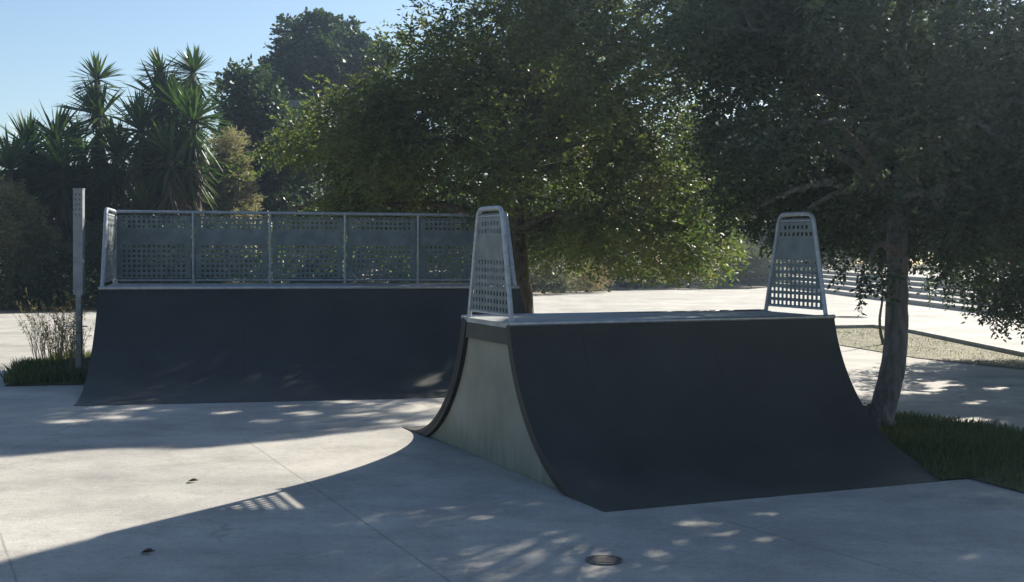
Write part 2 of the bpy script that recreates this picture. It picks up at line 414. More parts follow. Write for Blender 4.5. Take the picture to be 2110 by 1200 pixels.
for k in range(5):
    a, b = FL*k/5+.03, FL*(k+1)/5-.03; pitch = (b-a)/15
    perforated('rail_panel', lambda s_, o, z: (s_, FD+.012+o, z), FH+.075, .0655, .034, lambda z, a=a: a, lambda z, b=b: b, FH+FGH-.06, M_sheet, rail, xgrid=[a+pitch*(i+.5) for i in range(15)])

# ------------------------------------------------------------------ ground
def poly_sheet(name, pts, z, m, **kw):
    o = mesh(name, [(p[0], p[1], z) for p in pts], [tuple(range(len(pts)))], m); return tag(o, **kw)
gs = 118
poly_sheet('ground', [(-gs, -40), (gs, -40), (gs, 128), (-gs, 128)], -.03, M_soil, kind='structure')
plz = [(-16, -6), (16, -6), (40, 8), (60, 60), (34, 96), (22, 87), (13.6, 65.3), (11, 52), (9.1, 48.2), (6.44, 47.85), (3.49, 45.9), (.74, 41.8), (-4, 36), (-10.06, 29.9), (-11.64, 28.9), (-16, 26)]
poly_sheet('plaza', plz, 0, M_conc, kind='structure')

def grass_patch(pts, n, hmin, hmax, m, name, **kw):
    P = np.array([p[:2] for p in pts]); lo, hi = P.min(0), P.max(0); out = []
    def inside(x, y):
        c = False; j = len(P)-1
        for i in range(len(P)):
            if (P[i, 1] > y) != (P[j, 1] > y) and x < (P[j, 0]-P[i, 0])*(y-P[i, 1])/(P[j, 1]-P[i, 1])+P[i, 0]: c = not c
            j = i
        return c
    while len(out) < n:
        x, y = RNG.uniform(lo, hi)
        if inside(x, y): out.append((x, y))
    B = np.array(out); n = len(B); a = RNG.uniform(0, 2*np.pi, n); h = RNG.uniform(hmin, hmax, n)*(0.6+.8*(np.sin(B[:, 0]*2.3)*np.cos(B[:, 1]*1.9)*.5+.5))
    wd = h*.045+.0022; dx, dy = np.cos(a), np.sin(a); lean = RNG.normal(0, .35, (n, 2))*h[:, None]
    V = np.zeros((n, 5, 3)); z0 = kw.pop('z', 0.)
    V[:, 0, :2] = B-np.c_[dx, dy]*wd[:, None]; V[:, 1, :2] = B+np.c_[dx, dy]*wd[:, None]
    mid = B+lean*.35; V[:, 2, :2] = mid+np.c_[dx, dy]*wd[:, None]*.7; V[:, 4, :2] = mid-np.c_[dx, dy]*wd[:, None]*.7
    V[:, 2, 2] = V[:, 4, 2] = h*.55; V[:, 3, :2] = B+lean; V[:, 3, 2] = h; V[:, :, 2] += z0
    F2 = np.arange(n)[:, None]*5+np.array([0, 1, 2, 3, 4])
    return tag(mesh(name, V.reshape(-1, 3), F2, m), kind='stuff', **kw)

def nw(u, w_): return (NX+u*math.cos(NYAW)+w_*math.sin(NYAW), NY+u*math.sin(NYAW)-w_*math.cos(NYAW))
rg = [nw(2.62, 1.9), nw(2.84, 1.93), G(2110, 1018)[:2], (4.6, 7.2), (7.0, 9.0), (5.6, 10.0), G(2110, 895)[:2], G(1980, 872)[:2], G(1862, 857)[:2], (3.1, 13.1), (2.2, 13.2), (1.72, 12.1), nw(2.84, -1.2), nw(2.84, 1.35), nw(2.74, 1.6)]
poly_sheet('grass_ground', rg, .012, M_turf, kind='structure')
grass_patch(rg, 26000, .03, .085, L_grass, 'grass', label='short green grass beside the near ramp at the foot of the leaning tree', z=.01)
lg = [G(8, 797)[:2], G(176, 793)[:2], (-4.3, 14.9), (-4.9, 17.2), G(120, 742)[:2], G(40, 768)[:2]]
V, Fc = [], []
c = np.mean(np.array(lg), 0)
ring = [(p[0], p[1], .01) for p in lg]; ring2 = [(c[0]+(p[0]-c[0])*.55, c[1]+(p[1]-c[1])*.55, .11) for p in lg]; k = len(lg)
V = ring+ring2+[(c[0], c[1], .15)]; Fc = [(i, (i+1) % k, k+(i+1) % k, k+i) for i in range(k)]+[(k+i, k+(i+1) % k, 2*k) for i in range(k)]
tag(mesh('grass_mound', V, Fc, M_turf), kind='structure')
grass_patch(lg, 7000, .06, .17, L_grass, 'grass', label='low green grass mound around the foot of the left post', z=.03)
st = [G(1690, 679)[:2], G(1800, 677)[:2], G(1880, 688)[:2], G(2110, 737)[:2], (11, 17.0), (9.5, 14.5), G(2110, 762)[:2], G(1890, 739)[:2], G(1735, 713)[:2], G(1650, 700)[:2]]
poly_sheet('verge', st, .012, M_strip, kind='structure')
grass_patch(st, 6000, .01, .035, L_olive, 'grass', label='thin dry grass on the strip between the two pavements', z=.012)
# kerb along the back of the strip
V, Fc = [], []
kp = [G(1690, 679), G(1800, 677), G(1880, 688), G(2110, 737), np.array([11, 17.0, 0])]
for a, b in zip(kp[:-1], kp[1:]):
    d = (b-a)[:2]; L_ = np.linalg.norm(d); d /= L_; nn = np.array([-d[1], d[0]])
    box(V, Fc, (0, 0, -.02), (L_, .12, .075), lambda x, y, z, a=a, d=d, nn=nn: (a[0]+d[0]*x+nn[0]*y, a[1]+d[1]*x+nn[1]*y, z))
tag(mesh('kerb', V, Fc, M_kerb), kind='structure')
# terrace steps on the right and raised terrace behind them
for i in range(5):
    V, Fc = [], []; x = 10.9+.62*i; z = .13*(i+1)
    y0, y1 = 27+i*.1, 56-i*.4; sk = .012
    x1 = x+.62 if i < 4 else 45
    V = [(x+.9, y0, -.02), (x1+.9, y0, -.02), (x1, y1, -.02), (x, y1, -.02)]; V += [(a, b, z) for a, b, _ in V]
    Fc = [(4, 5, 6, 7), (0, 1, 5, 4), (1, 2, 6, 5), (2, 3, 7, 6), (3, 0, 4, 7)]
    if i == 0: grp = None
    o = mesh('step', V, Fc, M_step); tag(o, kind='structure')
    o.name = 'step'

# manholes and stains
def disc(name, px, py, rx, m, label, cat, grp=None):
    g0 = G(px, py); e = empty(name, (g0[0], g0[1], 0), label, cat, grp); V, Fc = [], []
    n = 28; r = rx
    for (rr, z) in ((r, .004), (r, .009), (r*.86, .009), (r*.86, .006)): V += [(rr*math.cos(2*math.pi*k/n), rr*math.sin(2*math.pi*k/n), z) for k in range(n)]
    for j in range(3): Fc += [(j*n+k, j*n+(k+1) % n, (j+1)*n+(k+1) % n, (j+1)*n+k) for k in range(n)]
    mesh('frame', V, Fc, m, e)
    V, Fc = [], []
    V = [(r*.84*math.cos(2*math.pi*k/n), r*.84*math.sin(2*math.pi*k/n), .006) for k in range(n)]; Fc = [tuple(range(n))]
    for a in range(-3, 4):
        hl = math.sqrt(max(0, (r*.78)**2-(a*r*.2)**2)); box(V, Fc, (-hl, a*r*.2-.006, .0062), (hl, a*r*.2+.006, .0095))
    mesh('lid', V, Fc, m, e)
disc('manhole_cover', 1245, 1156, .095, M_iron, 'small round iron manhole cover in the shaded foreground concrete', 'manhole cover')
disc('manhole_cover', 1750, 654, .42, M_iron, 'round iron manhole cover in the bright pavement behind the near ramp', 'manhole cover')
for (px, py, lab) in ((398, 994, 'curled dry leaf lying on the sunlit concrete'), (305, 1141, 'dry leaf lying in the shade near the bottom left')):
    g0 = G(px, py); V, Fc = [], []
    nn = 9
    for i in range(nn):
        t = i/(nn-1); wd = .028*math.sin(math.pi*min(1, t*1.05+.02))+.002
        for s_ in (-1, 0, 1): V.append((g0[0]-.05+.1*t, g0[1]+s_*wd, .006+.02*abs(s_)*abs(math.sin(t*3.4))+.012*t*t))
    for i in range(nn-1):
        for j in range(2): a = i*3+j; Fc.append((a, a+3, a+4, a+1))
    V = [(g0[0]+(x-g0[0])*.75, g0[1]+(y-g0[1])*.9, .004+(z-.004)*.7) for x, y, z in V]
    tag(mesh('fallen_leaf', V, Fc, L_dead, solid=.001), lab, 'leaf', 'fallen leaves on the plaza')

# ------------------------------------------------------------------ post on the left
pb = G(163, 778); t_ = empty('metal_post', (pb[0], pb[1], 0), 'tall grey square post standing left of the wide ramp, holes near its top', 'post')
V, Fc = [], []; box(V, Fc, (-.032, -.032, 0), (.032, .032, 1.02)); mesh('lower_tube', V, Fc, M_post, t_)
V, Fc = [], []; box(V, Fc, (-.058, -.04, 1.0), (.056, .04, 2.27)); box(V, Fc, (-.062, -.044, 2.27), (.06, .044, 2.285)); mesh('upper_channel', V, Fc, M_post, t_)
V, Fc = [], []
for k in range(5):
    for s_ in (-.025, .02):
        V, Fc = [], []; box(V, Fc, (s_-.009, -.043, 2.2-.06*k), (s_+.009, -.0395, 2.222-.06*k)); mesh('bolt_hole', V, Fc, M_iron, t_)
V, Fc = [], []; tube(V, Fc, [(-.19, 0, .62), (.1, 0, .62)], .008, 8); mesh('cross_bar', V, Fc, M_post, t_)
t_.rotation_euler = (0, R(.4), 0)

# thin post on the far edge of the plaza
pb = G(1257, 603); t_ = empty('marker_post', (pb[0], pb[1]+.4, 0), 'thin dark post at the far edge of the plaza between brown and green bushes', 'post')
V, Fc = [], []; box(V, Fc, (-.05, -.05, -.02), (.05, .05, .9)); mesh('shaft', V, Fc, M_trim, t_)
V, Fc = [], []; box(V, Fc, (-.07, -.07, .9), (.07, .07, .95)); mesh('cap', V, Fc, M_trim, t_)

# ------------------------------------------------------------------ vegetation
LIT = [np.array(p) for p in (
    [(-.93, 10.95), (-1.47, 10.6), (-1.83, 10.25), (-2.2, 10.0), (-2.5, 9.8), (-3.26, 9.78), (-3.85, 9.35), (-6.5, 8.6), (-5, 4.5), (-3.0, 5.4), (-2.4, 6.5), (-2.0, 7.2), (-1.3, 8.4), (-.6, 9.6), (-.5, 10.6)],
    [(-1.85, 7.5), (-1.2, 7.5), (-1.2, 8.3), (-1.85, 8.3)],
    [(-12.8, 29.8), (-6.9, 16.0), (-6.2, 15.7), (-5.5, 16.4), (-9.9, 29.8)],
    [(0.3, 20.5), (5.3, 21.6), (6.6, 20.2), (8.3, 20.8), (9.5, 24), (13, 30), (14, 50), (9, 46), (3, 43), (-1, 36)],
)]
def in_poly(P, x, y):
    c = np.zeros(len(x), bool); j = len(P)-1
    for i in range(len(P)):
        if P[i, 1] != P[j, 1]:
            k = ((P[i, 1] > y) != (P[j, 1] > y)) & (x < (P[j, 0]-P[i, 0])*(y-P[i, 1])/(P[j, 1]-P[i, 1])+P[i, 0]); c ^= k
        j = i
    return c
for (px, py, hx, hy) in ((1275, 1082, 50, 8), (1215, 1073, 30, 7), (1120, 1098, 40, 6), (935, 1090, 45, 8), (990, 1066, 35, 6), (1440, 1078, 50, 7), (1565, 1060, 45, 7), (1500, 1100, 36, 6), (1495, 1116, 30, 5), (1575, 1112, 34, 6),
                         (1985, 1150, 50, 18), (1350, 1168, 26, 6), (1340, 1118, 30, 5), (250, 863, 90, 5), (150, 870, 70, 5), (480, 850, 40, 5), (620, 852, 50, 5), (545, 868, 40, 5), (740, 856, 50, 5), (700, 829, 46, 5), (600, 836, 50, 4), (860, 804, 40, 5), (840, 846, 34, 5), (800, 868, 30, 5), (420, 838, 30, 4), (300, 842, 40, 4), (230, 905, 30, 5),
                         (1935, 795, 60, 10), (1900, 808, 50, 8), (2000, 830, 40, 6), (1850, 770, 40, 8), (2060, 800, 40, 6), (1990, 866, 60, 8)):
    jt = [random.uniform(.35, 1.15) for _ in range(12)]
    LIT.append(np.array([G(px+jt[a]*(hx*math.cos(a*math.pi/6)+hy*2.4*math.sin(a*math.pi/6)), py-jt[a]*hy*math.sin(a*math.pi/6))[:2] for a in range(12)]))
def clear(C):
    """which foliage clumps would not put the sunlit parts of the pavement in shade"""
    x, y = C[:, 0]-1.08*C[:, 2], C[:, 1]-1.423*C[:, 2]; bad = np.zeros(len(C), bool)
    for P in LIT: bad |= in_poly(P, x, y)
    return ~bad

def unit(A): return A/np.maximum(1e-9, np.linalg.norm(A, axis=1, keepdims=True))
def leaves(P, D, N_, ln, wd):
    """rhombic leaf quads at P along D with normal N_"""
    n = len(P); S_ = unit(np.cross(D, N_)); l = (ln*RNG.uniform(.7, 1.25, n))[:, None]; w_ = (wd*RNG.uniform(.7, 1.2, n))[:, None]
    V = np.empty((n, 4, 3)); V[:, 0] = P; V[:, 1] = P+D*l*.45+S_*w_*.5; V[:, 2] = P+D*l; V[:, 3] = P+D*l*.45-S_*w_*.5
    V[:, 2] += np.cross(S_, D)*l*RNG.uniform(-.2, .2, (n, 1))
    return V
def twigs(C, rad, per, nl, tl, ln, wd, droop, center, flat=.75):
    """clump centres C -> twigs -> leaf pairs"""
    n = len(C); C_ = np.repeat(C, per, 0); rr = np.repeat(rad, per)[:, None]
    o = unit(RNG.normal(size=(n*per, 3)))*RNG.uniform(.15, 1, (n*per, 1))**.6*rr*np.array([1, 1, flat])
    P = C_+o; D = unit(unit(o)*.8+unit(C_-center)*.5+RNG.normal(0, .45, (n*per, 3))+np.array([0, 0, -droop])*RNG.uniform(.4, 1.3, (n*per, 1)))
    out = []
    for k in range(nl):
        t = (k+.5)/nl*tl; Q = P+D*t+np.array([0, 0, -droop*.35*t*t/tl]); sd = 1 if k % 2 else -1
        S_ = unit(np.cross(D, np.array([0, 0, 1.])+RNG.normal(0, .25, D.shape)))
        d = unit(D*.65+S_*sd*.9+RNG.normal(0, .3, D.shape)); nn = unit(RNG.normal(0, 1, D.shape)+np.array([0, 0, .35]))
        out.append(leaves(Q, d, nn, ln, wd))
    return np.concatenate(out)
def blob_clumps(blobs, per_r3, rmin, rmax, squash=1.):
    """blobs: (centre, radius) -> clump centres biased to the outside"""
    C, Rr = [], []
    for c, r in blobs:
        k = max(3, int(per_r3*(r/.5)**2.3)); d = unit(RNG.normal(size=(k, 3)))*(RNG.uniform(.05, 1, (k, 1))**.45)*r
        d[:, 2] *= squash
        C.append(np.asarray(c)+d); Rr.append(RNG.uniform(rmin, rmax, k))
    return np.concatenate(C), np.concatenate(Rr)
def limb_path(a, b, sag, n=5, wob=.12):
    a, b = Vector(a), Vector(b); d = b-a; P = [a]
    for i in range(1, n):
        t = i/n; p = a+d*t; p.z += sag*math.sin(math.pi*t)*d.length*.25
        p += Vector((random.uniform(-1, 1), random.uniform(-1, 1), random.uniform(-.6, .6)))*wob*d.length*.18
        P.append(p)
    P.append(b); return P
def make_tree(name, label, cat, base, trunk, trad, blobs, lm, bm, per=8, rc=(.22, .42), tw=9, nl=9, tl=.3, ln=.075, wd=.026, droop=.3, limbs=None, group=None, minz=.15, rejects=True, twig_r=.006, flat=.75, leafz=.03):
    base = np.asarray(base, float); e = empty(name, base, label, cat, group)
    C, Rr = blob_clumps(blobs, per, *rc)
    ok = (C[:, 2] > minz)
    if rejects: ok &= clear(C)
    C, Rr = C[ok], Rr[ok]
    cen = np.array([0, 0, 0.]) + np.mean(np.array([b[0] for b in blobs]), 0)
    V = twigs(C, Rr, tw, nl, tl, ln, wd, droop, cen, flat); V = V.reshape(-1, 4, 3)
    keep = V[:, :, 2].min(1) > leafz+(RNG.uniform(0, .22, len(V)) if leafz > .1 else 0)
    if rejects: keep &= clear(V[:, 0])
    V = V[keep]
    V = V.reshape(-1, 3)-base
    mesh('crown', V, np.arange(len(V)).reshape(-1, 4), lm, e)
    # trunk + limbs
    TV, TF = [], []; tp = spline([rel(p, base) for p in trunk], 5); n = len(tp)
    r0, r1 = trad; rads = [r0+(r1-r0)*(i/(n-1))**.8 for i in range(n)]
    rads[0] *= 1.5; rads[1] *= 1.18
    tube(TV, TF, tp, rads, 18, wob=.07)
    if r0 > .1:
        for q in range(7):
            an = q*.9+random.uniform(-.2, .2); dx, dy = math.cos(an), math.sin(an); l_ = r0*random.uniform(1.7, 2.6)
            tube(TV, TF, [tp[0]+Vector((dx*r0*.5, dy*r0*.5, r0*1.5)), tp[0]+Vector((dx*r0*1.0, dy*r0*1.0, r0*.55)), tp[0]+Vector((dx*l_, dy*l_, -.02))], [r0*.42, r0*.36, r0*.12], 8, wob=.1)
    top = tp[-1]; nodes = [(tp[int(n*f)-1 if f < 1 else -1], rads[int(n*f)-1 if f < 1 else -1]) for f in (.72, .86, 1)]
    segs = []
    for c, r in blobs:
        c = Vector(rel(c, base)); nd, nr = min(nodes, key=lambda q: (q[0]-c).length)
        if segs and random.random() < .6:
            cand = min(((p, rr) for s_ in segs for (p, rr) in s_), key=lambda q: (q[0]-c).length)
            if (cand[0]-c).length < (nd-c).length*.8: nd, nr = cand
        p = limb_path(nd, c, .5, 6); a = min(nr*.6, .02+.022*(c-nd).length); rd = [a*(1-.75*i/6) for i in range(7)]
        tube(TV, TF, p, rd, 7, wob=.06); segs.append([(p[i], rd[i]) for i in (2, 3, 4, 5)])
    # thin twigs into clumps
    allp = [(p, rr) for s_ in segs for (p, rr) in s_]; AP = np.array([tuple(p) for p, _ in allp])
    CL = C-base; idx = RNG.permutation(len(CL))[:limbs or 160]
    for i in idx:
        j = int(np.argmin(((AP-CL[i])**2).sum(1))); p = limb_path(allp[j][0], CL[i], .3, 3)
        q = min(allp[j][1]*.6, twig_r*1.8); tube(TV, TF, p, [q, q*.8, q*.6, twig_r*.5], 5, cap=False)
    mesh('trunk', TV, TF, bm, e, smooth=True)
    return e
def ib(lst, Y, jit, s=1.):
    """blobs from picture outline: (px, py, r_px[, dY]) at depth Y"""
    out = []
    for b in lst:
        dy = b[3] if len(b) > 3 else random.uniform(-jit, jit)
        out.append((at(b[0], b[1], Y+dy), b[2]*s*(Y+dy)/F_))
    return out

# central spreading tree
YC = 19.2
cb = [(560, 350, 55), (575, 400, 60), (620, 300, 65), (660, 400, 80), (700, 255, 75), (745, 360, 95), (800, 200, 65), (830, 300, 110), (860, 420, 85), (862, 95, 45),
      (905, 130, 100), (960, 250, 120), (990, 380, 100), (990, 75, 80), (1080, 130, 140), (1110, 290, 140), (1160, 420, 100), (1090, -50, 140), (1210, 60, 140),
      (1250, 220, 140), (1310, 360, 120), (1320, 110, 85), (1330, -50, 110), (1220, -120, 120), (1395, 350, 90), (1400, 250, 60), (1430, 430, 85), (1450, 500, 60),
      (1390, 520, 55), (1260, 470, 90), (1180, 490, 60), (1455, 370, 55), (1350, 545, 28), (1450, 535, 35), (770, 480, 45), (640, 470, 45), (930, 470, 55), (1120, 210, 120, 2.4), (1000, 200, 110, 2.6),
      (860, 300, 100, 2.2), (1240, 330, 110, 2.4), (1150, 60, 120, -2.0), (1250, 160, 110, -2.2), (1020, 300, 110, -2.2), (1340, 300, 100, -1.6), (1400, 150, 50), (1150, -200, 120), (1300, -180, 90), (740, 300, 70, -1.6),
      (1480, 20, 90, -.6), (1570, -20, 100, -.4), (1650, -80, 110, -.3), (1560, -170, 120, 0), (1420, -130, 120, -.5), (1400, -20, 80, -1.6),
      (560, 450, 50), (700, 470, 60), (850, 490, 60, 1), (1000, 480, 60, 1), (1080, 470, 50, 1), (1460, 450, 55, .6), (1470, 400, 45, 0), (1380, 470, 60, 0), (1320, 500, 50, .4), (1420, 545, 34, 0),
      (1400, 90, 55, .3), (1420, 180, 60, .2), (760, 290, 80, .6), (810, 240, 70, .4), (700, 330, 80, .8), (870, 180, 80, .6), (820, 340, 80, 1), (1340, 540, 45, .3), (1285, 545, 40, .4), (1480, 530, 28, 0)]
cb = [(b[0], b[1], b[2], max(.7, b[3] if len(b) > 3 else random.uniform(.7, 2.))) if (b[1] > 340 and b[0] < 1060) else b for b in cb]
tx = at(1078, 640, YC)[0]
make_tree('spreading_tree', 'broad green tree with brown dark trunk rising behind the back rail and filling the middle', 'tree', (tx, YC, 0),
          [(tx, YC, 0), (tx+.02, YC, .6), (tx-.05, YC, 1.3), (tx-.12, YC+.05, 2.0), (tx-.1, YC, 2.7)], (.16, .12), ib(cb, YC, 1.7), L_mid, M_bark,
          per=15, rc=(.2, .38), tw=11, nl=10, tl=.34, ln=.088, wd=.036, droop=.45, limbs=260, leafz=.98)

# leaning tree on the right
YR = 11.3
rb = [(1470, 60, 70), (1560, 150, 90), (1480, 200, 75), (1480, 330, 70), (1560, 300, 95), (1570, 380, 60), (1660, 60, 100), (1680, 200, 110), (1690, 340, 110), (1740, 440, 60), (1790, 120, 110),
      (1820, 270, 120), (1840, 400, 110), (1900, 60, 100), (1930, 190, 120), (1960, 330, 120), (1950, 450, 90), (2050, 120, 120), (2070, 280, 120), (2060, 420, 100),
      (1790, 535, 40), (1560, -60, 110), (1700, -80, 120), (1860, -90, 130), (2020, -60, 130), (2180, 60, 130), (2200, 220, 130), (2190, 380, 120), (1500, -40, 70), (1440, 130, 45), (1440, 260, 40),
      (1620, 260, 90, -1.8), (1780, 40, 110, -2.0), (1900, 240, 120, -2.2), (2040, 60, 120, -2.2), (2100, 330, 120, -1.6), (1700, 120, 110, 2.0), (1850, 330, 120, 2.2), (2000, 200, 130, 2.4), (1600, 60, 100, 2.),
      (1640, -200, 120), (1800, -250, 140), (1980, -240, 140), (2300, 120, 130, -1), (2320, 300, 130, -2), (2300, -80, 140, -1.5), (2150, -220, 140, -1.2), (2450, 80, 120, -2.4), (2420, -150, 140, -2.4),
      (2400, 200, 130), (2550, 100, 150), (2520, 300, 140), (2450, -60, 140), (2650, 0, 150), (2700, 200, 150), (2350, 400, 100, -1.5), (2600, -150, 150), (2300, 250, 120, 1.5), (2500, 420, 110, -1), (2250, 480, 80, -1.5),
      (1480, -120, 90, 3), (1560, 60, 90, 4), (1650, 160, 100, 4), (1740, 60, 110, 4.5), (1800, -60, 120, 4), (1900, 80, 120, 4.2)]
rb += [(1560, 430, 55, 1.7), (1640, 445, 60, 1.6), (1700, 465, 60, 1.6), (1780, 495, 50, 1.4), (1510, 400, 55, 2.2), (1640, 380, 80, 2.2), (1560, 340, 80, 2.4), (1730, 400, 70, 2), (1840, 500, 45, 1.2), (1500, 460, 30, 2.2), (1690, 505, 35, 1.8),
       (1900, 480, 60, 1), (1960, 520, 50, .8), (1800, 440, 70, 1.8), (1930, 440, 60, 1.5)]
rb = [(b[0], b[1], b[2], max(1.2, b[3] if len(b) > 3 else random.uniform(1.2, 2.4))) if (b[1] > 300 and 1400 < b[0] < 1760) else b for b in rb]
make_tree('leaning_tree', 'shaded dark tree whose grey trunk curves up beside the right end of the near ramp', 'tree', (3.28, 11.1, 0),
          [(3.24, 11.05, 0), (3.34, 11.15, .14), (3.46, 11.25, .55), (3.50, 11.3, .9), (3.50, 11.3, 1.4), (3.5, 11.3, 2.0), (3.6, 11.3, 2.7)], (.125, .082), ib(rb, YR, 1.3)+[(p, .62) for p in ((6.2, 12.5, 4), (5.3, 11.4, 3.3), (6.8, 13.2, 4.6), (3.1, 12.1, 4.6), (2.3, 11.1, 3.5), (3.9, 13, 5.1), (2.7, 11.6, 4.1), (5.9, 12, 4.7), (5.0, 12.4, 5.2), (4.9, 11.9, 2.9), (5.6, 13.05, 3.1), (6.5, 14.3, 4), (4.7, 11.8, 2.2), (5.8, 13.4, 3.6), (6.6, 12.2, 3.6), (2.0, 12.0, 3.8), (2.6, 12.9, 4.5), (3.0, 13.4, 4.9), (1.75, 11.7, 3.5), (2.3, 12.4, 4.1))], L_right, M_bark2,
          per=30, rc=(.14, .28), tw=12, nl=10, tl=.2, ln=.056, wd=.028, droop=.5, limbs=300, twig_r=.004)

# tree just outside the frame on the right, hanging in over the path
yb = 17.5
rb2 = [(1990, 590, 30), (2050, 600, 45), (2110, 600, 55), (2000, 540, 45), (2060, 560, 60), (1960, 510, 40), (2120, 560, 70), (2020, 480, 60), (2090, 450, 80), (1950, 570, 24), (2080, 560, 60), (2180, 560, 100), (2180, 440, 120), (2300, 500, 140), (2320, 330, 160), (2200, 300, 120), (2450, 380, 160), (2350, 180, 150), (2250, 120, 120),
       (2500, 230, 160), (2560, 450, 140), (2450, 80, 150), (2600, 120, 150), (2650, 300, 150), (2120, 500, 60), (2300, 40, 140, -1.8), (2420, 280, 150, -2.2), (2550, 60, 150, -2), (2300, 420, 140, 2), (2700, 200, 160)]
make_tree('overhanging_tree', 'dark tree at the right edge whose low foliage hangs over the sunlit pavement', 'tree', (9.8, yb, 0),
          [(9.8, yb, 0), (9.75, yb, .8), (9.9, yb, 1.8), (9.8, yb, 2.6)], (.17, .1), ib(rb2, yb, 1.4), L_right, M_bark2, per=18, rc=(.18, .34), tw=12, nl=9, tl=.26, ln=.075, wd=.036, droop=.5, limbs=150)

# sapling
sb = G(1822, 712)
make_tree('sapling', 'thin young tree with a crooked stem on the dry strip left of the leaning trunk', 'tree', (sb[0], sb[1], 0),
          [(sb[0], sb[1], 0), (sb[0]-.06, sb[1], .2), (sb[0]-.08, sb[1], .45), (sb[0]-.04, sb[1], .8), (sb[0]-.06, sb[1], 1.2)], (.032, .014),
          [((sb[0]-.05, sb[1], 1.5), .22), ((sb[0]-.2, sb[1], 1.3), .16), ((sb[0]+.12, sb[1], 1.65), .2)], L_dark, M_bark, per=8, rc=(.08, .14), tw=6, nl=6, tl=.12, ln=.05, wd=.02, limbs=12, rejects=False)

# background trees
def bgtree(label, blobs, Y, lm, basepx, jit=1.6, name='background_tree', group='trees beyond the plaza', **kw):
    bx = at(basepx, 500, Y)[0]; zt = float(np.mean([b[0][2] for b in blobs(Y)])) if callable(blobs) else 0
    B = ib(blobs, Y, jit); zt = np.mean([b[0][2] for b in B])
    d = dict(per=7, rc=(.35, .6), tw=9, nl=7, tl=.45, ln=.17, wd=.085, droop=.2, limbs=60, twig_r=.015); d.update(kw)
    return make_tree(name, label, 'tree', (bx, Y, 0), [(bx, Y, 0), (bx+.1, Y, zt*.3), (bx-.1, Y, zt*.55), (bx, Y, zt*.8)], (.28, .16), B, lm, M_bark, group=group, **d)
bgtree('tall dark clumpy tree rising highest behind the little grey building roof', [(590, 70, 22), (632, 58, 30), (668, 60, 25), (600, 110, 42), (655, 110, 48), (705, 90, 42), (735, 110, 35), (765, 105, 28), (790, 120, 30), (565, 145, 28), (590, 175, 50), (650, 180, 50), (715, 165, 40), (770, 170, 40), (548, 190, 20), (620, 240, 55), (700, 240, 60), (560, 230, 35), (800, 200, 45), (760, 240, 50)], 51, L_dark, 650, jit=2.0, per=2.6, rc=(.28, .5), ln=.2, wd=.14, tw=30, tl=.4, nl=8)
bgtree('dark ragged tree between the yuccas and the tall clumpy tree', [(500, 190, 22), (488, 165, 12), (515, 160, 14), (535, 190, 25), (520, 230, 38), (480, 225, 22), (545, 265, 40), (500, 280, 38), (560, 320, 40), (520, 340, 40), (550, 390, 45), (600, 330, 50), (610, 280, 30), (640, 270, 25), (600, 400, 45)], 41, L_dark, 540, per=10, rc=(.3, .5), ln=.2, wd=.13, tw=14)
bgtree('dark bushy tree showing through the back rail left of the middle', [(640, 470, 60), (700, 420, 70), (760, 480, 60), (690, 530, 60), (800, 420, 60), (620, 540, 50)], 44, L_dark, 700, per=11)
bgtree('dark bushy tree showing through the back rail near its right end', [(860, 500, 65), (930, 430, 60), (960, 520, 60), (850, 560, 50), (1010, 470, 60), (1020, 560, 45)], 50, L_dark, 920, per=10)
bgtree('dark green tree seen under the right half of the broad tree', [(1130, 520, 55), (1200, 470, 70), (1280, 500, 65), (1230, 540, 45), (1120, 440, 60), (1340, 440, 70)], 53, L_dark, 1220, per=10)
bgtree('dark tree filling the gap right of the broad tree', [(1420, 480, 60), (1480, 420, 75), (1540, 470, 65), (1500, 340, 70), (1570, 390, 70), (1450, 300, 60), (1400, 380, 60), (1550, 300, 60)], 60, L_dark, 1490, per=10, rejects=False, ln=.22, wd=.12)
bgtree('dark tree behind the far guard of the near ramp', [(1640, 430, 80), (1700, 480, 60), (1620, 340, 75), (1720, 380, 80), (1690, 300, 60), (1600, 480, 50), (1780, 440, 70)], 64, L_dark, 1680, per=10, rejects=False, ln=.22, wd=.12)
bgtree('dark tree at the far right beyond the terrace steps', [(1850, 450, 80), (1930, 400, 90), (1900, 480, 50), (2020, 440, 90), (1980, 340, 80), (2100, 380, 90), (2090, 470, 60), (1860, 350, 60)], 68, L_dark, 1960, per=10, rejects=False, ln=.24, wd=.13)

# yuccas
def blade_set(c, n, ln, wd, up, spread, droop):
    """long tapering blades around point c"""
    a = RNG.uniform(0, 2*np.pi, n); e_ = RNG.uniform(*spread, n)
    D = np.c_[np.cos(a)*np.cos(e_), np.sin(a)*np.cos(e_), np.sin(e_)]; l = ln*RNG.uniform(.75, 1.12, n)[:, None]
    S_ = unit(np.cross(D, np.array([0, 0, 1.])+RNG.normal(0, .15, D.shape)))
    D = unit(D+np.array([random.gauss(0, .14), random.gauss(0, .14), 0]))
    V = np.empty((n, 7, 3)); ts = (0, .35, .7); dr = droop*RNG.uniform(.3, 1.4, (n, 1))
    for k, t in enumerate(ts):
        P = c+D*l*(t+.04)+np.array([0, 0, -1.])*dr*l*t*t; w_ = wd*(.55, 1., .7)[k]
        V[:, k] = P-S_*w_*.5; V[:, 6-k] = P+S_*w_*.5
    V[:, 3] = c+D*l*1.04+np.array([0, 0, -1.])*dr*l
    return V
